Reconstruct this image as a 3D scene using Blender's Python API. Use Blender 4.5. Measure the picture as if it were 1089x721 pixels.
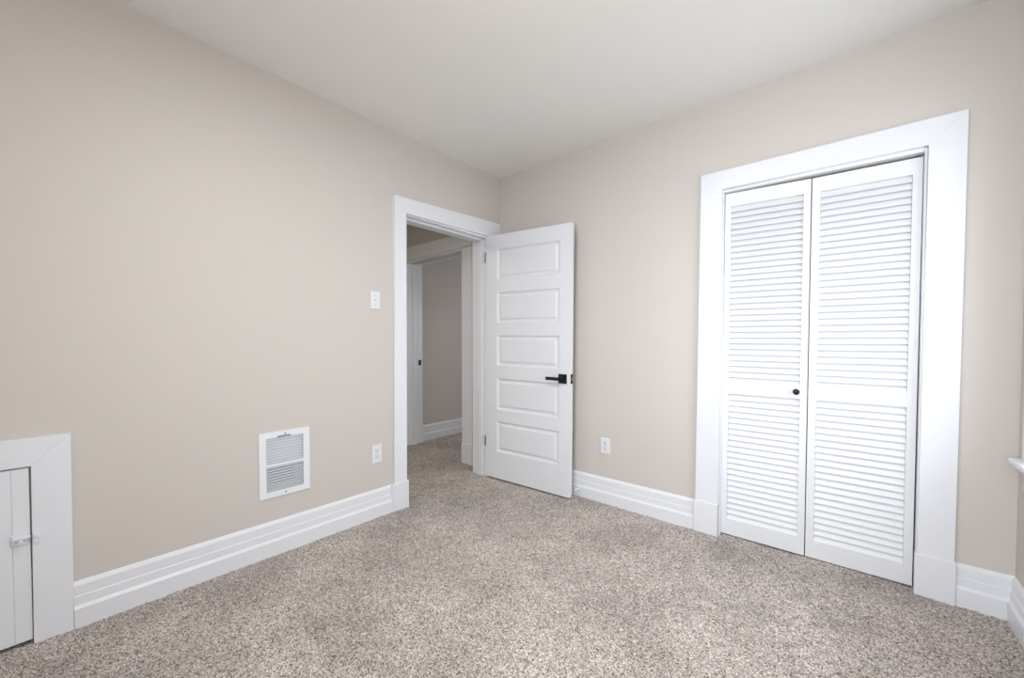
import bpy, math, random
import numpy as np
from mathutils import Matrix, Vector, noise

for o in list(bpy.data.objects): bpy.data.objects.remove(o)
SC = bpy.context.scene; COL = SC.collection
random.seed(7)

# ---------------------------------------------------------------- camera
yaw, pitch, roll = -0.707382, -0.022705, 0.000673
fw = Vector((math.sin(yaw)*math.cos(pitch), math.cos(yaw)*math.cos(pitch), math.sin(pitch)))
r0 = Vector((math.cos(yaw), -math.sin(yaw), 0)); u0 = r0.cross(fw)
rt = r0*math.cos(roll) + u0*math.sin(roll); up = -r0*math.sin(roll) + u0*math.cos(roll)
cam = bpy.data.cameras.new('camera'); co = bpy.data.objects.new('camera', cam); COL.objects.link(co)
co.matrix_world = Matrix(((rt.x, up.x, -fw.x, 2.31266), (rt.y, up.y, -fw.y, -2.52373), (rt.z, up.z, -fw.z, 1.12), (0, 0, 0, 1)))
cam.sensor_fit = 'HORIZONTAL'; cam.sensor_width = 36
cam.lens = 421.61*36/1089; cam.shift_y = (374.33-360.5)/1089; cam.clip_start = 0.02
SC.camera = co

# ---------------------------------------------------------------- world, lights, exposure
SC.view_settings.view_transform = 'Standard'; SC.view_settings.look = 'None'
SC.view_settings.gamma = 1; SC.view_settings.use_curve_mapping = False
SC.view_settings.exposure = -0.05
w = bpy.data.worlds.new('sky'); SC.world = w; w.use_nodes = True
bg = w.node_tree.nodes['Background']; bg.inputs[0].default_value = (0.80, 0.90, 1.0, 1); bg.inputs[1].default_value = 1.0

def area(name, loc, target, sx, sy, power, color, spread=180):
    l = bpy.data.lights.new(name, 'AREA'); l.shape = 'RECTANGLE'; l.size = sx; l.size_y = sy
    l.energy = power; l.color = color; l.spread = math.radians(spread)
    o = bpy.data.objects.new(name, l); COL.objects.link(o); o.location = loc
    o.rotation_euler = (Vector(target)-Vector(loc)).to_track_quat('-Z', 'Y').to_euler(); return o
# daylight through the window in the right wall
area('window_daylight', (3.06, -0.77, 1.34), (0, -0.95, 1.1), 1.0, 1.25, 13.5, (0.94, 0.975, 1.0))
area('window_daylight_low', (3.06, -0.77, 1.34), (1.0, -0.95, 0), 1.0, 1.25, 5.6, (0.87, 0.95, 1.0), 110)
# added soft fill from behind the camera; no window is built there
area('rear_fill', (1.9, -3.6, 1.35), (1.9, 0, 1.0), 1.5, 1.4, 6.6, (0.83, 0.92, 1.0))
area('rear_fill_mid', (1.9, -3.6, 1.4), (1.9, 0, 1.2), 1.5, 1.4, 11.5, (0.90, 0.95, 1.0), 120)
area('rear_fill_beam', (2.0, -3.6, 1.4), (2.2, 0, 1.2), 1.2, 1.3, 6.2, (0.85, 0.93, 1.0), 80)
# added fill below the ceiling without a fixture, plus a warm upward fill
area('ceiling_fill', (1.5, -1.9, 2.47), (1.5, -1.9, 0), 0.35, 0.35, 18.5, (0.90, 0.95, 1.0))
area('ceiling_fill_warm', (1.8, -1.9, 2.30), (1.8, -1.9, 5), 0.4, 0.4, 6.5, (1.0, 0.74, 0.38))
# added unseen fill lights for the hallway and the room beyond it
area('hall_fill', (-0.75, -1.7, 2.3), (-0.75, -1.5, 0), 0.4, 0.4, 12.0, (1.0, 0.92, 0.78))
area('far_room_fill', (0.3, 1.6, 1.4), (-1.4, 1.2, 1.0), 0.9, 1.2, 9.4, (0.92, 0.95, 1.0))

# ---------------------------------------------------------------- materials
def mat(name, color, rough=0.5, metal=0.0, spec=0.5):
    m = bpy.data.materials.new(name); m.use_nodes = True; b = m.node_tree.nodes['Principled BSDF']
    b.inputs['Base Color'].default_value = (*color, 1); b.inputs['Roughness'].default_value = rough
    b.inputs['Metallic'].default_value = metal; b.inputs['Specular IOR Level'].default_value = spec
    return m
def bumpy(m, scale, strength, dist, detail=3, stretch=(1, 1, 1)):
    n = m.node_tree.nodes; l = m.node_tree.links; b = n['Principled BSDF']
    tc = n.new('ShaderNodeTexCoord'); mp = n.new('ShaderNodeMapping'); mp.inputs['Scale'].default_value = stretch
    t = n.new('ShaderNodeTexNoise'); t.inputs['Scale'].default_value = scale; t.inputs['Detail'].default_value = detail
    bp = n.new('ShaderNodeBump'); bp.inputs['Strength'].default_value = strength; bp.inputs['Distance'].default_value = dist
    l.new(tc.outputs['Object'], mp.inputs[0]); l.new(mp.outputs[0], t.inputs['Vector']); l.new(t.outputs[0], bp.inputs['Height']); l.new(bp.outputs[0], b.inputs['Normal'])
    return m
M_wall = bumpy(mat('wall_paint', (0.650, 0.604, 0.566), 0.55, 0, 0.35), 55, 0.12, 0.002, 4)
M_ceil = bumpy(mat('ceiling_paint', (0.85, 0.835, 0.81), 0.8, 0, 0.2), 40, 0.10, 0.002, 4)
M_trim = bumpy(mat('white_trim_paint', (0.82, 0.832, 0.875), 0.32, 0, 0.45), 14, 0.10, 0.002, 3)
M_door = bumpy(mat('white_door_paint', (0.81, 0.822, 0.86), 0.38, 0, 0.45), 30, 0.06, 0.001, 3, (1, 1, 6))
M_louv = mat('louvre_paint', (0.81, 0.82, 0.845), 0.38, 0, 0.4)
M_plate = mat('white_plastic', (0.81, 0.82, 0.845), 0.28)
M_socket = mat('socket_plastic', (0.78, 0.79, 0.84), 0.3)
M_dark = mat('dark_slot', (0.03, 0.03, 0.035), 0.6)
M_black = mat('black_metal', (0.022, 0.024, 0.028), 0.34, 0.7)
M_steel = mat('satin_steel', (0.26, 0.26, 0.26), 0.4, 1.0)
M_brass = mat('brass', (0.62, 0.40, 0.25), 0.35, 1.0)
M_track = mat('bronze_track', (0.22, 0.17, 0.13), 0.45, 0.5)
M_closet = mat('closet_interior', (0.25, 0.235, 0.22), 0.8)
M_vent = mat('register_enamel', (0.86, 0.885, 0.93), 0.35)
M_duct = mat('duct_metal', (0.10, 0.115, 0.14), 0.6, 0.3)
# pane
M_glass = bpy.data.materials.new('window_glass'); M_glass.use_nodes = True
nt = M_glass.node_tree; nt.nodes.remove(nt.nodes['Principled BSDF'])
tr = nt.nodes.new('ShaderNodeBsdfTransparent'); gl = nt.nodes.new('ShaderNodeBsdfGlossy'); gl.inputs['Roughness'].default_value = 0.02
fr = nt.nodes.new('ShaderNodeFresnel'); mx = nt.nodes.new('ShaderNodeMixShader')
geo = nt.nodes.new('ShaderNodeNewGeometry'); inv = nt.nodes.new('ShaderNodeMath'); inv.operation = 'SUBTRACT'; inv.inputs[0].default_value = 1.0
fm = nt.nodes.new('ShaderNodeMath'); fm.operation = 'MULTIPLY'
nt.links.new(geo.outputs['Backfacing'], inv.inputs[1]); nt.links.new(inv.outputs[0], fm.inputs[0]); nt.links.new(fr.outputs[0], fm.inputs[1])
nt.links.new(fm.outputs[0], mx.inputs[0]); nt.links.new(tr.outputs[0], mx.inputs[1]); nt.links.new(gl.outputs[0], mx.inputs[2])
nt.links.new(mx.outputs[0], nt.nodes['Material Output'].inputs[0])
# carpet: flecked loop pile with shading of brushed nap put into the colour
M_carpet = mat('flecked_carpet', (0.4, 0.35, 0.3), 0.95, 0, 0.1)
nt = M_carpet.node_tree; N = nt.nodes; L = nt.links; B = N['Principled BSDF']
tc = N.new('ShaderNodeTexCoord')
def tex(kind, scale, **k):
    t = N.new(kind); t.inputs['Scale'].default_value = scale
    for a, v in k.items(): t.inputs[a].default_value = v
    L.new(tc.outputs['Object'], t.inputs['Vector']); return t
def math_node(op, a, b):
    m = N.new('ShaderNodeMath'); m.operation = op
    for i, v in enumerate((a, b)):
        if isinstance(v, (int, float)): m.inputs[i].default_value = v
        else: L.new(v, m.inputs[i])
    return m.outputs[0]
vo = tex('ShaderNodeTexVoronoi', 245.0, Randomness=1.0)
sep = N.new('ShaderNodeSeparateColor'); L.new(vo.outputs['Color'], sep.inputs[0])
ramp = N.new('ShaderNodeValToRGB'); L.new(sep.outputs[0], ramp.inputs[0])
e = ramp.color_ramp.elements; e[0].position = 0.0; e[0].color = (0.13, 0.105, 0.09, 1); e[1].position = 1.0; e[1].color = (0.90, 0.87, 0.84, 1)
for pos, c in ((0.10, (0.24, 0.20, 0.175)), (0.30, (0.42, 0.375, 0.335)), (0.62, (0.56, 0.515, 0.475)), (0.84, (0.73, 0.69, 0.655))):
    q = e.new(pos); q.color = (*c, 1)
big = tex('ShaderNodeTexNoise', 2.6, Detail=3.0, Roughness=0.55)
mid = tex('ShaderNodeTexNoise', 14.0, Detail=4.0, Roughness=0.6)
pat = math_node('ADD', math_node('MULTIPLY', big.outputs[0], 0.80), math_node('MULTIPLY', mid.outputs[0], 0.38))
gain = math_node('ADD', pat, 0.33)
vm = N.new('ShaderNodeVectorMath'); vm.operation = 'SCALE'; L.new(ramp.outputs[0], vm.inputs[0]); L.new(gain, vm.inputs['Scale'])
# yarn colour varies a little from tuft to tuft
tint = N.new('ShaderNodeValToRGB'); L.new(sep.outputs[1], tint.inputs[0]); te = tint.color_ramp.elements
te[0].color = (1.06, 0.97, 0.90, 1); te[1].color = (0.97, 0.99, 1.06, 1)
mulv = N.new('ShaderNodeVectorMath'); mulv.operation = 'MULTIPLY'; L.new(vm.outputs[0], mulv.inputs[0]); L.new(tint.outputs[0], mulv.inputs[1])
L.new(mulv.outputs[0], B.inputs['Base Color'])
fine = tex('ShaderNodeTexNoise', 420.0, Detail=2.0)
hh = math_node('ADD', math_node('MULTIPLY', vo.outputs['Distance'], -1.0), math_node('MULTIPLY', fine.outputs[0], 0.5))
bmp = N.new('ShaderNodeBump'); bmp.inputs['Strength'].default_value = 0.55; bmp.inputs['Distance'].default_value = 0.004
L.new(hh, bmp.inputs['Height']); L.new(bmp.outputs[0], B.inputs['Normal'])

# ---------------------------------------------------------------- helpers
class MB:
    def __init__(s): s.v = []; s.f = []
    def box(s, x0, x1, y0, y1, z0, z1):
        b = len(s.v)
        s.v += [(x, y, z) for z in (z0, z1) for y in (y0, y1) for x in (x0, x1)]
        s.f += [[b+i for i in q] for q in ((0, 2, 3, 1), (4, 5, 7, 6), (0, 1, 5, 4), (2, 6, 7, 3), (0, 4, 6, 2), (1, 3, 7, 5))]
        return s
    def prism(s, pts, d):                       # polygon extruded by vector d
        b = len(s.v); n = len(pts); s.v += [tuple(p) for p in pts] + [tuple(Vector(p)+Vector(d)) for p in pts]
        s.f += [list(range(b, b+n)), list(range(b+2*n-1, b+n-1, -1))]
        s.f += [[b+i, b+n+i, b+n+(i+1) % n, b+(i+1) % n] for i in range(n)]
        return s
    def loft(s, A, Bp):                         # two matching closed rings with end caps
        b = len(s.v); n = len(A); s.v += [tuple(p) for p in A] + [tuple(p) for p in Bp]
        s.f += [list(range(b, b+n)), list(range(b+2*n-1, b+n-1, -1))]
        s.f += [[b+i, b+n+i, b+n+(i+1) % n, b+(i+1) % n] for i in range(n)]
        return s
    def lathe(s, prof, org, axis, seg=20):      # prof: (radius, along)
        ax = Vector(axis).normalized(); t = ax.orthogonal().normalized(); q = ax.cross(t); o = Vector(org); b = len(s.v)
        for r, a in prof:
            for k in range(seg):
                an = 2*math.pi*k/seg; s.v.append(tuple(o + ax*a + (t*math.cos(an)+q*math.sin(an))*r))
        for i in range(len(prof)-1):
            for k in range(seg):
                k2 = (k+1) % seg; s.f.append([b+i*seg+k, b+i*seg+k2, b+(i+1)*seg+k2, b+(i+1)*seg+k])
        s.f.append([b+k for k in range(seg)][::-1]); s.f.append([b+(len(prof)-1)*seg+k for k in range(seg)])
        return s
    def warp(s, fn): s.v = [fn(*p) for p in s.v]; return s
    def build(s, name, m, parent=None, bevel=0.0, smooth=False, seg=2):
        import bmesh
        me = bpy.data.meshes.new(name); me.from_pydata(s.v, [], s.f); me.update()
        bm = bmesh.new(); bm.from_mesh(me); bmesh.ops.recalc_face_normals(bm, faces=bm.faces); bm.to_mesh(me); bm.free()
        me.materials.append(m); o = bpy.data.objects.new(name, me); COL.objects.link(o)
        if smooth: me.polygons.foreach_set('use_smooth', [True]*len(me.polygons))
        if bevel:
            bv = o.modifiers.new('bevel', 'BEVEL'); bv.width = bevel; bv.segments = seg; bv.limit_method = 'ANGLE'; bv.angle_limit = math.radians(35)
            bv.harden_normals = False
        if parent is not None:
            o.parent = parent; o.matrix_parent_inverse = Matrix.Translation(parent.location).inverted()
        return o
def tag(o, label, cat, group=None, kind=None):
    o['label'] = label; o['category'] = cat
    if group: o['group'] = group
    if kind: o['kind'] = kind
    return o
def empty(name, loc):
    o = bpy.data.objects.new(name, None); COL.objects.link(o); o.location = loc; o.empty_display_size = 0.1; return o
def struct(o, label, cat): return tag(o, label, cat, kind='structure')

def wall_cells(u0, u1, v0, v1, holes):           # rectangle minus holes, as boxes
    us = sorted({u0, u1, *[h[0] for h in holes], *[h[1] for h in holes]}); vs = sorted({v0, v1, *[h[2] for h in holes], *[h[3] for h in holes]})
    out = []
    for i in range(len(us)-1):
        run = None
        for j in range(len(vs)-1):
            cu, cv = (us[i]+us[i+1])/2, (vs[j]+vs[j+1])/2
            solid = not any(h[0] < cu < h[1] and h[2] < cv < h[3] for h in holes)
            if solid:
                if run is None: run = vs[j]
            elif run is not None: out.append((us[i], us[i+1], run, vs[j])); run = None
        if run is not None: out.append((us[i], us[i+1], run, vs[-1]))
    return out

# ---------------------------------------------------------------- room shell
H = 2.5189; W = 2.8315; YF = -3.7; XH = -2.6; YB = 3.0; TL = 0.16
HW = dict(x0=-1.345, x1=-0.435, z=1.985)        # opening at the end of the hallway
m = MB()
for a, b, c, d in wall_cells(YF, 0, -0.02, H, [(-0.945, -0.14, -0.02, 1.99), (-3.18, -2.578, -0.02, 0.665), (-1.798, -1.609, 0.334, 0.619)]): m.box(-TL, 0, a, b, c, d)
struct(m.build('wall_left', M_wall), 'beige painted wall on the left with the hallway doorway and wall register', 'wall')
m = MB()
for a, b, c, d in wall_cells(XH, W+0.2, -0.02, H, [(1.743, 2.555, -0.02, 1.99), (HW['x0'], HW['x1'], -0.02, HW['z'])]): m.box(a, b, 0, 0.2, c, d)
struct(m.build('wall_back', M_wall), 'beige painted wall on the right half holding the closet', 'wall')
m = MB()
for a, b, c, d in wall_cells(YF, 0, -0.02, H, [(-1.30, -0.24, 0.68, 2.0)]): m.box(W, W+0.2, a, b, c, d)
struct(m.build('wall_right', M_wall), 'narrow strip of beige window wall at the right edge of the photo', 'wall')
struct(MB().box(XH-0.2, W+0.2, YF-0.2, YF, -0.02, H).build('wall_front', M_wall), 'beige painted wall behind the viewer', 'wall')
struct(MB().box(XH-0.2, W+0.2, YF-0.2, YB+0.2, H, H+0.15).build('ceiling', M_ceil), 'plain off-white painted ceiling', 'ceiling')
m = MB().box(XH-0.2, XH, YF, 0.2, -0.02, H)
struct(m.build('wall_hall', M_wall), 'hallway side wall hidden beyond the doorway', 'wall')
m = MB().box(-1.60, -1.40, 0.2, YB, -0.02, H)
struct(m.build('wall_far_room', M_wall), 'dim grey-beige wall seen through the hallway opening', 'wall')
m = MB().box(-1.40, 0.8, YB, YB+0.2, -0.02, H).box(0.6, 0.8, 0.2, YB, -0.02, H)
struct(m.build('wall_far_room_end', M_wall), 'end walls of the room past the hallway', 'wall')
# closet interior
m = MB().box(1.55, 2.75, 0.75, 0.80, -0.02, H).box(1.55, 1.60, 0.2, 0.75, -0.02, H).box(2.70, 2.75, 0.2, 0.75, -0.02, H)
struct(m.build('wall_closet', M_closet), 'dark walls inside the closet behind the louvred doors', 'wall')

# carpet: one sheet with real pile relief
def axis(segs):
    out = []
    for a, b, st in segs: out.append(np.linspace(a, b, max(2, int(round((b-a)/st))+1))[:-1])
    return np.concatenate(out + [np.array([segs[-1][1]])])
xs = axis([(XH, -1.5, 0.05), (-1.5, W+0.005, 0.0075), (W+0.005, W+0.2, 0.1)]); ys = axis([(YF, -2.8, 0.03), (-2.8, 0.35, 0.0075), (0.35, 1.5, 0.015), (1.5, YB, 0.08)])
rng = np.random.default_rng(3)
X, Y = np.meshgrid(xs, ys); Z = rng.normal(0, 0.0017, X.shape)
low = rng.normal(0, 1, (Y.shape[0]//14+2, X.shape[1]//14+2)); low = np.kron(low, np.ones((14, 14)))[:X.shape[0], :X.shape[1]]
k = np.ones(15)/15
for ax_ in (0, 1): low = np.apply_along_axis(lambda a: np.convolve(a, k, 'same'), ax_, low)
Z = np.clip(Z, -0.005, 0.006) + low*0.0016 - 0.001
nx, ny = len(xs), len(ys)
vv = np.stack([X, Y, Z], -1).reshape(-1, 3)
idx = np.arange(nx*ny).reshape(ny, nx)
qq = np.stack([idx[:-1, :-1], idx[:-1, 1:], idx[1:, 1:], idx[1:, :-1]], -1).reshape(-1, 4)
me = bpy.data.meshes.new('floor'); me.vertices.add(len(vv)); me.vertices.foreach_set('co', vv.ravel())
me.loops.add(qq.size); me.loops.foreach_set('vertex_index', qq.ravel()); me.polygons.add(len(qq))
me.polygons.foreach_set('loop_start', np.arange(len(qq))*4); me.polygons.foreach_set('loop_total', np.full(len(qq), 4))
me.polygons.foreach_set('use_smooth', np.ones(len(qq), bool)); me.update(calc_edges=True); me.materials.append(M_carpet)
fl = bpy.data.objects.new('floor', me); COL.objects.link(fl)
struct(fl, 'beige flecked wall-to-wall carpet running into the hallway', 'floor')

# ---------------------------------------------------------------- baseboards
PROF = [(0, -0.01), (0.022, -0.01), (0.023, 0.074), (0.014, 0.086), (0.014, 0.1195), (0.011, 0.1225), (0.011, 0.162), (0.004, 0.174), (0.001, 0.1785), (0, 0.1785)]
def baseboard(name, a, b, nrm, label, ma=0, mb=0):
    a = Vector(a); b = Vector(b); d = (b-a).normalized(); n = Vector(nrm)
    A = [a + n*t + d*(t*ma) + Vector((0, 0, z)) for t, z in PROF]; Bq = [b + n*t - d*(t*mb) + Vector((0, 0, z)) for t, z in PROF]
    return struct(MB().loft(A, Bq).build(name, M_trim, bevel=0.0015), label, 'baseboard')
baseboard('baseboard_left', (0, -2.475, 0), (0, -1.061, 0), (1, 0, 0), 'white stepped baseboard under the wall register')
baseboard('baseboard_left', (0, YF, 0), (0, -3.281, 0), (1, 0, 0), 'white stepped baseboard past the access door', 1, 0)
baseboard('baseboard_back', (0.03, 0, 0), (1.608, 0, 0), (0, -1, 0), 'white stepped baseboard between the open door and the closet')
baseboard('baseboard_back', (2.670, 0, 0), (W, 0, 0), (0, -1, 0), 'short white stepped baseboard right of the closet', 0, 1)
baseboard('baseboard_right', (W, 0, 0), (W, YF, 0), (-1, 0, 0), 'white stepped baseboard below the window at the right edge', 1, 1)
baseboard('baseboard_front', (W, YF, 0), (0, YF, 0), (0, 1, 0), 'white stepped baseboard behind the viewer', 1, 1)
baseboard('baseboard_hall', (-1.40, 0.215, 0), (-1.40, YB, 0), (1, 0, 0), 'white stepped baseboard seen through the hallway opening')

# ---------------------------------------------------------------- doorway in the left wall
t = empty('trim_1', (0.0, -0.54, 0)); struct(t, 'white casing around the hallway doorway', 'door casing')
CT = 0.021
MB().loft([(0, -1.029, 0.18), (CT, -1.029, 0.18), (CT, -0.945, 0.18), (0, -0.945, 0.18)], [(0, -1.029, 2.096), (CT, -1.029, 2.096), (CT, -0.938, 2.096), (0, -0.938, 2.096)]).warp(lambda x, y, z: (x, y-0.014*(1-z/2.096) if y < -1.0 else y, z)).build('side_casing', M_trim, t, 0.002)
MB().box(0, CT, -0.112, -0.001, 0.0, 2.0).build('side_casing', M_trim, t, 0.002)
MB().loft([(0, -0.938, 1.993), (CT, -0.938, 1.993), (CT, -0.938, 2.097), (0, -0.938, 2.097)], [(0, -0.001, 2.006), (CT, -0.001, 2.006), (CT, -0.001, 2.134), (0, -0.001, 2.134)]).build('head_casing', M_trim, t, 0.002)
MB().box(0, CT+0.006, -1.062, -0.934, -0.008, 0.1835).build('plinth_block', M_trim, t, 0.003)
MB().box(0, 0.004, -1.0345, -1.0295, 1.10, 2.09).build('caulk_bead', M_trim, t, 0.001)
t = empty('trim_2', (-0.08, -0.54, 0)); struct(t, 'white door jamb lining the hallway doorway with stop strips', 'door jamb')
jx0, jx1 = -TL-0.012, 0.0012
MB().box(jx0, jx1, -0.965, -0.9438, -0.008, 2.005).build('side_jamb', M_trim, t)
MB().box(jx0, jx1, -0.1412, -0.12, -0.008, 2.01).build('side_jamb', M_trim, t)
MB().box(jx0, jx1, -0.9438, -0.1412, 1.988, 2.010).build('head_jamb', M_trim, t, 0.0015)
MB().box(-0.095, -0.050, -0.9438, -0.9320, -0.008, 1.989).build('door_stop_strip', M_trim, t, 0.002)
MB().box(-0.095, -0.050, -0.1535, -0.1412, -0.008, 1.989).build('door_stop_strip', M_trim, t, 0.002)
MB().box(-0.095, -0.050, -0.933, -0.152, 1.976, 1.989).build('door_stop_strip', M_trim, t, 0.002)

# ---------------------------------------------------------------- open five-panel door
DH = Vector((-0.004, -0.156, 0)); du = Vector((0.8118, 0.032, 0)).normalized(); dn = Vector((du.y, -du.x, 0))   # dn towards the viewer
DWID = 0.815
def dmap(u, wv, v):
    v2 = v*(1-0.0165*(u/DWID)*min(1, max(0, v/2.0))); uu = u + 0.010*(v/2.0-1)*(u/DWID)
    p = DH + du*uu + dn*wv; return (p.x, p.y, v2)
d1 = empty('door_1', (DH.x, DH.y, 0)); struct(d1, 'white five-panel wooden door standing open against the back wall', 'door')
PV = [(1.637, 1.883), (1.286, 1.533), (0.938, 1.184), (0.578, 0.833), (0.232, 0.482)]; PU0, PU1 = 0.128, 0.722
us = [0.008, PU0, PU1, DWID]; m = MB()
def quadcell(m, u0_, u1_, v0_, v1_, d):
    b = len(m.v); m.v += [(u0_, d, v0_), (u1_, d, v0_), (u1_, d, v1_), (u0_, d, v1_)]; m.f.append([b, b+1, b+2, b+3])
# stiles and rails as a framed slab with real recesses
rails = [(0.012, 0.232), (0.482, 0.578), (0.833, 0.938), (1.184, 1.286), (1.533, 1.637), (1.883, 2.0)]
m.box(0.008, PU0, -0.035, 0, 0.012, 2.0).box(PU1, DWID, -0.035, 0, 0.012, 2.0)
for a, b in rails: m.box(PU0, PU1, -0.035, 0, a, b)
m.warp(dmap).build('stiles_and_rails', M_door, d1)
for a, b in PV:
    m = MB(); rings = [(0.0, 0.0), (0.0015, -0.003), (0.011, -0.0125), (0.024, -0.0125), (0.037, -0.0045), (0.0375, -0.0035)]
    base = 0
    for ins, dp in rings:
        m.v += [(PU0+ins, dp, a+ins), (PU1-ins, dp, a+ins), (PU1-ins, dp, b-ins), (PU0+ins, dp, b-ins)]
    for i in range(len(rings)-1):
        for k_ in range(4): m.f.append([4*i+k_, 4*i+(k_+1) % 4, 4*i+4+(k_+1) % 4, 4*i+4+k_])
    n4 = 4*(len(rings)-1); m.f.append([n4, n4+1, n4+2, n4+3])
    b0 = len(m.v)                                   # back of the panel
    m.v += [(PU0, -0.030, a), (PU1, -0.030, a), (PU1, -0.030, b), (PU0, -0.030, b)]; m.f.append([b0+3, b0+2, b0+1, b0])
    for k_ in range(4): m.f.append([k_, b0+k_, b0+(k_+1) % 4, (k_+1) % 4])
    m.warp(dmap).build('panel', M_door, d1)
# lever handle, both sides
def handle(side):
    s = 1 if side > 0 else -1; off = 0 if s > 0 else -0.035
    hd = MB().box(0.719, 0.787, off, off+0.008*s, 0.834, 0.903).warp(dmap).build('door_handle', M_black, d1, 0.0015); hd['label'] = 'black square rose of the lever handle'
    c = DH + du*0.752 + dn*off
    m = MB().lathe([(0.0105, 0.006), (0.0105, 0.040), (0.0125, 0.041), (0.0125, 0.052)], (c.x, c.y, 0.868), dn*s, 18).build('handle_neck', M_black, hd)
    m.matrix_parent_inverse = Matrix.Identity(4)
    m = MB().box(0.635, 0.764, off+0.040*s, off+0.052*s, 0.857, 0.881).warp(dmap).build('lever', M_black, hd, 0.003); m.matrix_parent_inverse = Matrix.Identity(4)
    for q in hd.children: q.matrix_parent_inverse = hd.matrix_parent_inverse @ Matrix.Identity(4)
    hd.matrix_parent_inverse = Matrix.Translation(d1.location).inverted()
    for q in hd.children: q.matrix_parent_inverse = Matrix.Identity(4)
handle(1); handle(-1)
lp = MB().box(DWID-0.0002, DWID+0.0018, -0.030, -0.004, 0.835, 0.905).warp(dmap).build('latch_plate', M_black, d1); lp['label'] = 'black latch plate on the door edge'
lb = MB().box(DWID+0.0015, DWID+0.009, -0.023, -0.011, 0.858, 0.880).warp(dmap).build('latch_bolt', M_brass, lp); lb.matrix_parent_inverse = Matrix.Identity(4); lb['label'] = 'brass latch bolt'
for z0 in (1.785, 0.265):
    hg = MB().lathe([(0.0055, 0.0), (0.0055, 0.082)], (DH.x+0.0035, DH.y-0.006, z0), (0, 0, 1), 12).build('hinge', M_steel, d1, smooth=False); hg['label'] = 'metal hinge knuckle'
    lf = MB().box(-0.040, 0.002, -0.1445, -0.1395, z0, z0+0.082).build('hinge_leaf', M_trim, hg); lf.matrix_parent_inverse = Matrix.Identity(4)

# spring stop on the baseboard behind the door
ds = MB().lathe([(0.011, -0.002), (0.011, 0.004), (0.0045, 0.006), (0.0045, 0.048)], (0.822, -0.022, 0.062), (0, -1, 0), 14).build('door_stop', M_trim)
tag(ds, 'small white door stop peg on the baseboard behind the open door', 'door stop')
tip = MB().lathe([(0.0065, 0.0), (0.009, 0.004), (0.009, 0.010), (0.006, 0.013)], (0.822, -0.022-0.044, 0.062), (0, -1, 0), 14).build('rubber_tip', M_plate, ds); tip.matrix_parent_inverse = Matrix.Identity(4)

# ---------------------------------------------------------------- hallway opening beyond the door
t = empty('trim_3', (-0.9, 0, 0)); struct(t, 'white casing around the opening at the end of the hallway', 'door casing')
x0, x1, zz = HW['x0'], HW['x1'], HW['z']
MB().box(x1-0.008, x1+0.125, -CT, 0, 0.18, 2.01).build('side_casing', M_trim, t, 0.002)
MB().box(x0-0.125, x0+0.008, -CT, 0, 0.18, 2.01).build('side_casing', M_trim, t, 0.002)
MB().box(x0-0.125, x1+0.125, -CT, 0, 2.0, 2.135).build('head_casing', M_trim, t, 0.002)
MB().box(x1-0.012, x1+0.128, -CT-0.006, 0, -0.008, 0.184).build('plinth_block', M_trim, t, 0.003)
MB().box(x0-0.128, x0+0.012, -CT-0.006, 0, -0.008, 0.184).build('plinth_block', M_trim, t, 0.003)
t = empty('trim_4', (-0.9, 0.1, 0)); struct(t, 'white jamb lining the opening at the end of the hallway', 'door jamb')
jb = MB().box(x0-0.02, x0+0.002, 0, 0.205, -0.008, 2.0).build('side_jamb', M_trim, t)
MB().box(x1-0.002, x1+0.02, 0, 0.205, -0.008, 2.0).build('side_jamb', M_trim, t)
MB().box(x0, x1, -0.002, 0.205, zz-0.002, zz+0.02).build('head_jamb', M_trim, t)
MB().box(x0+0.002, x0+0.014, 0.075, 0.120, -0.008, zz-0.002).build('door_stop_strip', M_trim, t, 0.002)
MB().box(x1-0.014, x1-0.002, 0.075, 0.120, -0.008, zz-0.002).build('door_stop_strip', M_trim, t, 0.002)
MB().box(x0+0.014, x1-0.014, 0.075, 0.120, zz-0.014, zz-0.002).build('door_stop_strip', M_trim, t, 0.002)
sp = MB().box(x0+0.0018, x0+0.004, 0.150, 0.186, 0.872, 0.930).build('strike_plate', M_black, t, 0.0008); sp['label'] = 'black strike plate on the white jamb'

# ---------------------------------------------------------------- closet
t = empty('trim_5', (2.15, 0, 0)); struct(t, 'wide white mitred casing around the closet', 'door casing')
def cas(pts): return MB().prism([(x, 0, z) for x, z in pts], (0, -CT, 0))
oTL, oTR, iTL, iTR = (1.630, 2.100), (2.671, 2.095), (1.743, 1.995), (2.557, 1.983)
cas([(1.617, 0.18), (1.742, 0.18), iTL, oTL]).build('side_casing', M_trim, t, 0.0015)
cas([(2.550, 0.18), (2.664, 0.18), oTR, iTR]).build('side_casing', M_trim, t, 0.0015)
cas([iTL, iTR, oTR, oTL]).build('head_casing', M_trim, t, 0.0015)
MB().box(1.609, 1.739, -CT-0.006, 0, -0.008, 0.185).build('plinth_block', M_trim, t, 0.003)
MB().box(2.543, 2.669, -CT-0.006, 0, -0.008, 0.184).build('plinth_block', M_trim, t, 0.003)
t = empty('trim_6', (2.15, 0.1, 0)); struct(t, 'white jamb lining the closet opening', 'door jamb')
MB().box(1.7432, 1.747, -0.004, 0.20, -0.008, 1.99).build('side_jamb', M_trim, t)
MB().box(2.5475, 2.5548, -0.004, 0.20, -0.008, 1.98).build('side_jamb', M_trim, t)
MB().prism([(1.747, 0.001, 1.9825), (2.5475, 0.001, 1.966), (2.5475, 0.001, 1.992), (1.747, 0.001, 1.992)], (0, 0.199, 0)).build('head_jamb', M_trim, t)
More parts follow.
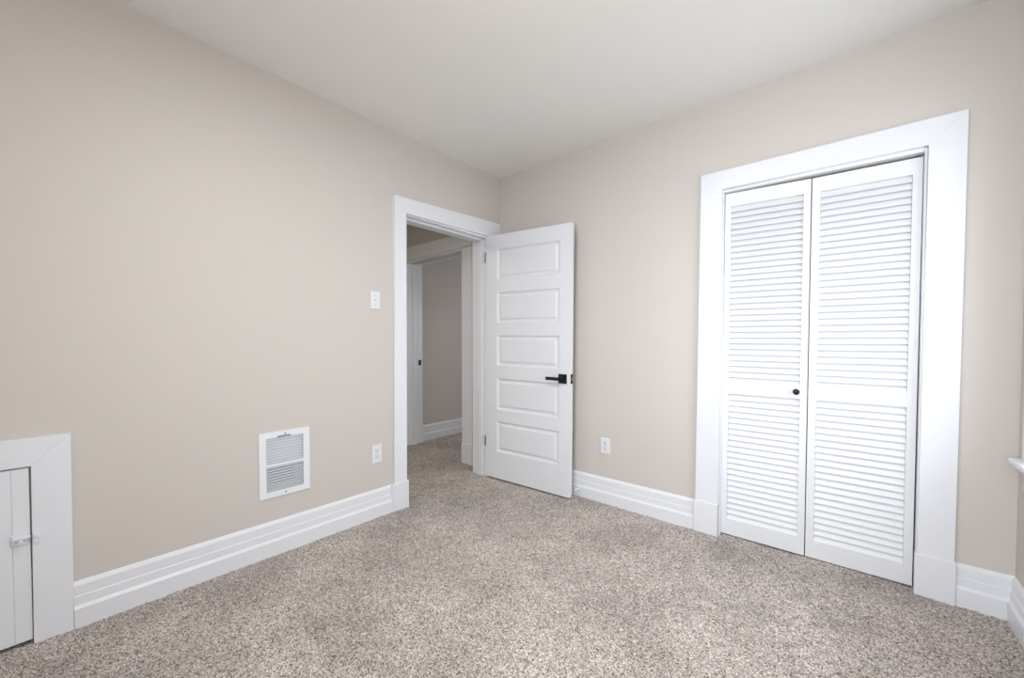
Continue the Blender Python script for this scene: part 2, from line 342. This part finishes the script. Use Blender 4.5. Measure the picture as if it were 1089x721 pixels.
tk = MB().prism([(1.76, 0.040, 1.9765), (2.54, 0.040, 1.9605), (2.54, 0.040, 1.9655), (1.76, 0.040, 1.9815)], (0, 0.003, 0)).prism([(1.76, 0.058, 1.9715), (2.54, 0.058, 1.9555), (2.54, 0.058, 1.9655), (1.76, 0.058, 1.9815)], (0, 0.003, 0)).prism([(1.76, 0.043, 1.979), (2.54, 0.043, 1.963), (2.54, 0.043, 1.9655), (1.76, 0.043, 1.9815)], (0, 0.015, 0)).build('closet_track', M_track)
tag(tk, 'thin bronze door track above the louvred closet doors', 'door track')

def bifold(name, xa, xb, za, zb, sl, sr, label, knob=False):
    """leaf from xa to xb; top runs from za (left) to zb (right); sl / sr: inner stile edges"""
    root = empty(name, (xa, 0.044, 0.0)); struct(root, label, 'closet door')
    Y0, Y1 = 0.030, 0.058; ZB = 0.008; Z0 = 1.97
    def wp(x, y, z):
        top = za + (zb-za)*(x-xa)/(xb-xa); s_ = ZB + (z-ZB)*(1 + (top/Z0-1)*((z-ZB)/(Z0-ZB))**2)
        return (x - 0.004*(1-z/Z0), y, s_)
    U0, U1, D0, D1 = 0.893, 1.897, 0.100, 0.828
    MB().box(xa, sl, Y0, Y1, ZB, Z0).warp(wp).build('stile', M_louv, root)
    MB().box(sr, xb, Y0, Y1, ZB, Z0).warp(wp).build('stile', M_louv, root)
    for a, b in ((ZB, D0), (D1, U0), (U1, Z0)): MB().box(sl, sr, Y0, Y1-0.001, a, b).warp(wp).build('rail', M_louv, root)
    for (a, b, n) in ((U0, U1, 31), (D0, D1, 22)):
        m = MB(); p = (b-a)/n
        for i in range(n):
            zc = a + p*(i+0.5)
            lo, hi, yf, th = zc-p*0.54, zc+p*0.70, Y0+0.0025, 0.0050
            if i == n-1: hi = zc+p*0.5
            m.prism([(sl+0.0005, yf, lo), (sl+0.0005, yf+th, lo+0.0035), (sl+0.0005, yf+0.0185+th, hi), (sl+0.0005, yf+0.0185, hi)], (sr-sl-0.001, 0, 0))
        m.warp(wp).build('louvre_slats', M_louv, root)
    if knob:
        kb = MB().lathe([(0.0085, 0.0), (0.006, 0.004), (0.006, 0.014), (0.0125, 0.018), (0.0155, 0.023), (0.0145, 0.029), (0.009, 0.032)], (2.0985, Y0, 0.866), (0, -1, 0), 24).build('knob', M_black, root, smooth=True); kb['label'] = 'round black knob'
    return root
bifold('door_2', 1.7495, 2.1455, 1.978, 1.963, 1.780, 2.116, 'left white louvred closet leaf with the black knob', True)
bifold('door_3', 2.1500, 2.5455, 1.962, 1.954, 2.184, 2.514, 'right white louvred closet leaf beside the wide casing')

# ---------------------------------------------------------------- low access door at the left edge
t = empty('trim_7', (0, -2.88, 0)); struct(t, 'white mitred casing around the low access door', 'door casing')
AT = 0.020
def cas2(pts): return MB().prism([(0, y, z) for y, z in pts], (AT, 0, 0))
cas2([(-2.476, -0.008), (-2.577, -0.008), (-2.573, 0.664), (-2.473, 0.769)]).build('side_casing', M_trim, t, 0.0015)
cas2([(-3.28, -0.008), (-3.181, -0.008), (-3.184, 0.664), (-3.284, 0.769)]).build('side_casing', M_trim, t, 0.0015)
cas2([(-2.573, 0.664), (-3.184, 0.664), (-3.284, 0.769), (-2.473, 0.769)]).build('head_casing', M_trim, t, 0.0015)
t = empty('door_4', (-0.01, -2.88, 0.014)); struct(t, 'low white tongue-and-groove access door at the left edge', 'door')
ys_ = [-2.5785, -2.6205]; 
while ys_[-1] > -3.09: ys_.append(ys_[-1]-0.088)
ys_.append(-3.178)
for a, b in zip(ys_[:-1], ys_[1:]):
    MB().box(-0.010, 0.0115, b+0.0001, a-0.0001, 0.016, 0.659).build('board', M_trim, t, 0.0018)
MB().box(-0.022, -0.0105, -3.17, -2.59, 0.03, 0.10).build('batten', M_trim, t); MB().box(-0.022, -0.0105, -3.17, -2.59, 0.55, 0.62).build('batten', M_trim, t)
bolt = MB().box(0.0115, 0.0165, -2.6235, -2.5835, 0.378, 0.420).build('slide_bolt', M_trim, t, 0.001); bolt['label'] = 'paint-covered slide bolt'
def ch(mb, name, par, bev=0.001):
    o = mb.build(name, M_trim, par, bev); o.matrix_parent_inverse = Matrix.Identity(4); return o
def fixch(par):
    for c in par.children: c.matrix_parent_inverse = Matrix.Identity(4)
ch(MB().box(0.0165, 0.026, -2.6215, -2.5775, 0.400, 0.412), 'bolt_bar', bolt, 0.003)
ch(MB().lathe([(0.0045, 0.0), (0.0045, 0.008), (0.0075, 0.011), (0.007, 0.017)], (0.026, -2.6015, 0.398), (1, 0, -0.25), 14), 'bolt_knob', bolt, 0)
ch(MB().box(0.0165, 0.021, -2.6215, -2.5875, 0.383, 0.391), 'guide', bolt)
kp = MB().box(AT, AT+0.010, -2.572, -2.554, 0.380, 0.416).build('bolt_keeper', M_trim); 
tag(kp, 'small white painted bolt keeper screwed to the access door casing', 'latch keeper')
ch(MB().box(AT+0.010, AT+0.014, -2.570, -2.556, 0.396, 0.411), 'keeper_loop', kp, 0.002)
# dark cavity behind the little door
struct(MB().box(-0.9, -0.88, -3.3, -2.5, -0.02, 0.8).build('wall_crawl_space', M_closet), 'dark back of the space behind the low access door', 'wall')

# ---------------------------------------------------------------- wall register
r = empty('wall_register', (0.0, -1.703, 0.304)); tag(r, 'white metal louvred air register low on the left wall', 'air vent')
a, b, c, d = -1.829, -1.578, 0.304, 0.650; ia, ib, ic, id_ = -1.796, -1.611, 0.336, 0.617
m = MB()
for cell in wall_cells(a, b, c, d, [(ia, ib, ic, 0.466), (ia, ib, 0.482, id_)]): m.box(0.0, 0.0075, *cell)
m.build('frame', M_vent, r)
for (z0, z1, n, tilt) in ((0.482, id_, 9, 1), (ic, 0.466, 9, 0)):
    m = MB(); p = (z1-z0)/n
    for i in range(n):
        zc = z0+p*(i+0.5)
        hgt = 0.26 if tilt else 0.20
        m.prism([(0.0065, ia+0.0005, zc-p*hgt), (0.0065, ia+0.0005, zc-p*hgt+0.0012), (-0.010, ia+0.0005, zc+p*hgt+0.0012), (-0.010, ia+0.0005, zc+p*hgt)], (0, ib-ia-0.001, 0))
    m.build('louvre_slats', M_vent, r)
dm = MB().box(-0.020, -0.018, ia, ib, 0.480, id_).build('damper_plate', M_vent, r)
lv = MB().box(0.0070, 0.0085, -1.742, -1.676, 0.6205, 0.6255).build('lever_slot', M_dark, r); lv['label'] = 'dark slot of the damper lever'
lev = MB().box(0.0085, 0.016, -1.742, -1.722, 0.6205, 0.6245).build('lever', M_steel, r)
for z_ in (0.634, 0.319):
    MB().lathe([(0.0045, 0.0), (0.004, 0.0018), (0.002, 0.0024)], (0.0073, -1.703, z_), (1, 0, 0), 12).build('screw', M_steel, r)
m = MB().box(-0.15, -0.14, -1.80, -1.605, 0.334, 0.619).build('duct_back', M_duct, r)

# ---------------------------------------------------------------- switch and sockets
def plate(name, y_c, z_c, wide, high, label, cat, kind, face, group=None):
    """face 'x': on the left wall, 'y': on the back wall (y_c is then x)"""
    def mp(a_, dp, z): return (dp, y_c+a_, z_c+z) if face == 'x' else (y_c+a_, -dp, z_c+z)
    loc = mp(0, 0, 0); root = empty(name, loc); tag(root, label, cat, group)
    def bx(a0, a1, d0, d1, z0, z1): return MB().box(a0, a1, d0, d1, z0, z1).warp(mp)
    bx(-wide/2, wide/2, 0.0, 0.0065, -high/2, high/2).build('cover_plate', M_plate, root, 0.003)
    if kind == 'switch':
        bx(-0.0055, 0.0055, 0.006, 0.0072, -0.0125, 0.0125).build('toggle_slot', M_socket, root)
        MB().prism([(-0.004, 0.006, -0.009), (-0.004, 0.006, 0.003), (-0.004, 0.017, 0.0105), (-0.004, 0.019, 0.003)], (0.008, 0, 0)).warp(mp).build('toggle', M_plate, root, 0.001)
        for z in (-0.030, 0.030): MB().lathe([(0.003, 0.0), (0.0025, 0.0012)], mp(0, 0.0064, z), (1, 0, 0) if face == 'x' else (0, -1, 0), 10).build('screw', M_steel, root)
    else:
        ax = (1, 0, 0) if face == 'x' else (0, -1, 0)
        for z in (-0.0195, 0.0195):
            pts = []
            for k_ in range(28):
                an = 2*math.pi*k_/28; rx = 0.0172*math.cos(an); rz = max(-0.0138, min(0.0138, 0.0172*math.sin(an))); pts.append((rx, 0.0062, z+rz))
            s = MB().prism(pts, (0, 0.0018, 0)).warp(mp).build('socket_face', M_socket, root)
            for g in ((-0.0075, 0.0016), (0.0065, 0.0016)):
                q = bx(g[0]-0.0013, g[0]+0.0013, 0.0078, 0.0086, z+0.0005, z+0.0085).build('slot', M_dark, s); q.matrix_parent_inverse = s.matrix_parent_inverse
            q = MB().lathe([(0.0026, 0.0), (0.0026, 0.0008)], mp(0, 0.0078, z-0.0075), ax, 12).build('ground_hole', M_dark, s)
            for q in s.children: q.matrix_parent_inverse = Matrix.Identity(4)
        MB().lathe([(0.0028, 0.0), (0.0022, 0.0012)], mp(0, 0.0064, 0), ax, 10).build('screw', M_steel, root)
plate('light_switch', -1.166, 1.392, 0.068, 0.113, 'white toggle light switch on the left wall beside the doorway', 'light switch', 'switch', 'x')
plate('power_outlet', -1.161, 0.407, 0.070, 0.118, 'white double power outlet on the left wall under the light switch', 'power outlet', 'outlet', 'x')
plate('power_outlet', 1.017, 0.401, 0.072, 0.114, 'white double power outlet on the back wall right of the open door', 'power outlet', 'outlet', 'y')

# ---------------------------------------------------------------- window in the right wall
wn = empty('window_1', (W, -0.77, 0.68)); struct(wn, 'white framed window in the right wall with its sill end showing', 'window')
MB().box(2.779, W-0.0005, -1.418, -0.122, 0.661, 0.681).build('window_sill', M_trim, wn, 0.005, seg=3)
MB().box(W, W+0.19, -1.299, -0.241, 0.661, 0.681).build('sill_board', M_trim, wn)
MB().loft([(W, -0.140, 0.565), (W-0.016, -0.140, 0.565), (W-0.016, -0.140, 0.635), (W-0.026, -0.140, 0.645), (W-0.026, -0.140, 0.661), (W, -0.140, 0.661)], [(W, -1.40, 0.565), (W-0.016, -1.40, 0.565), (W-0.016, -1.40, 0.635), (W-0.026, -1.40, 0.645), (W-0.026, -1.40, 0.661), (W, -1.40, 0.661)]).build('apron', M_trim, wn, 0.002)
for y0_, y1_ in ((-0.250, -0.135), (-1.405, -1.290)): MB().box(W-CT, W, y0_, y1_, 0.681, 2.0).build('side_casing', M_trim, wn, 0.002)
MB().box(W-CT, W, -1.405, -0.135, 2.0, 2.12).build('head_casing', M_trim, wn, 0.002)
for z0, z1, xx in ((0.681, 1.36, W+0.06), (1.32, 1.995, W+0.10)):
    m = MB()
    for cell in wall_cells(-1.295, -0.245, z0, z1, [(-1.245, -0.295, z0+0.05, z1-0.045)]): m.box(xx, xx+0.035, *cell)
    s = m.build('sash', M_trim, wn, 0.002)
    g = MB().box(xx+0.015, xx+0.019, -1.245, -0.295, z0+0.05, z1-0.045).build('pane', M_glass, s); g.matrix_parent_inverse = Matrix.Identity(4)
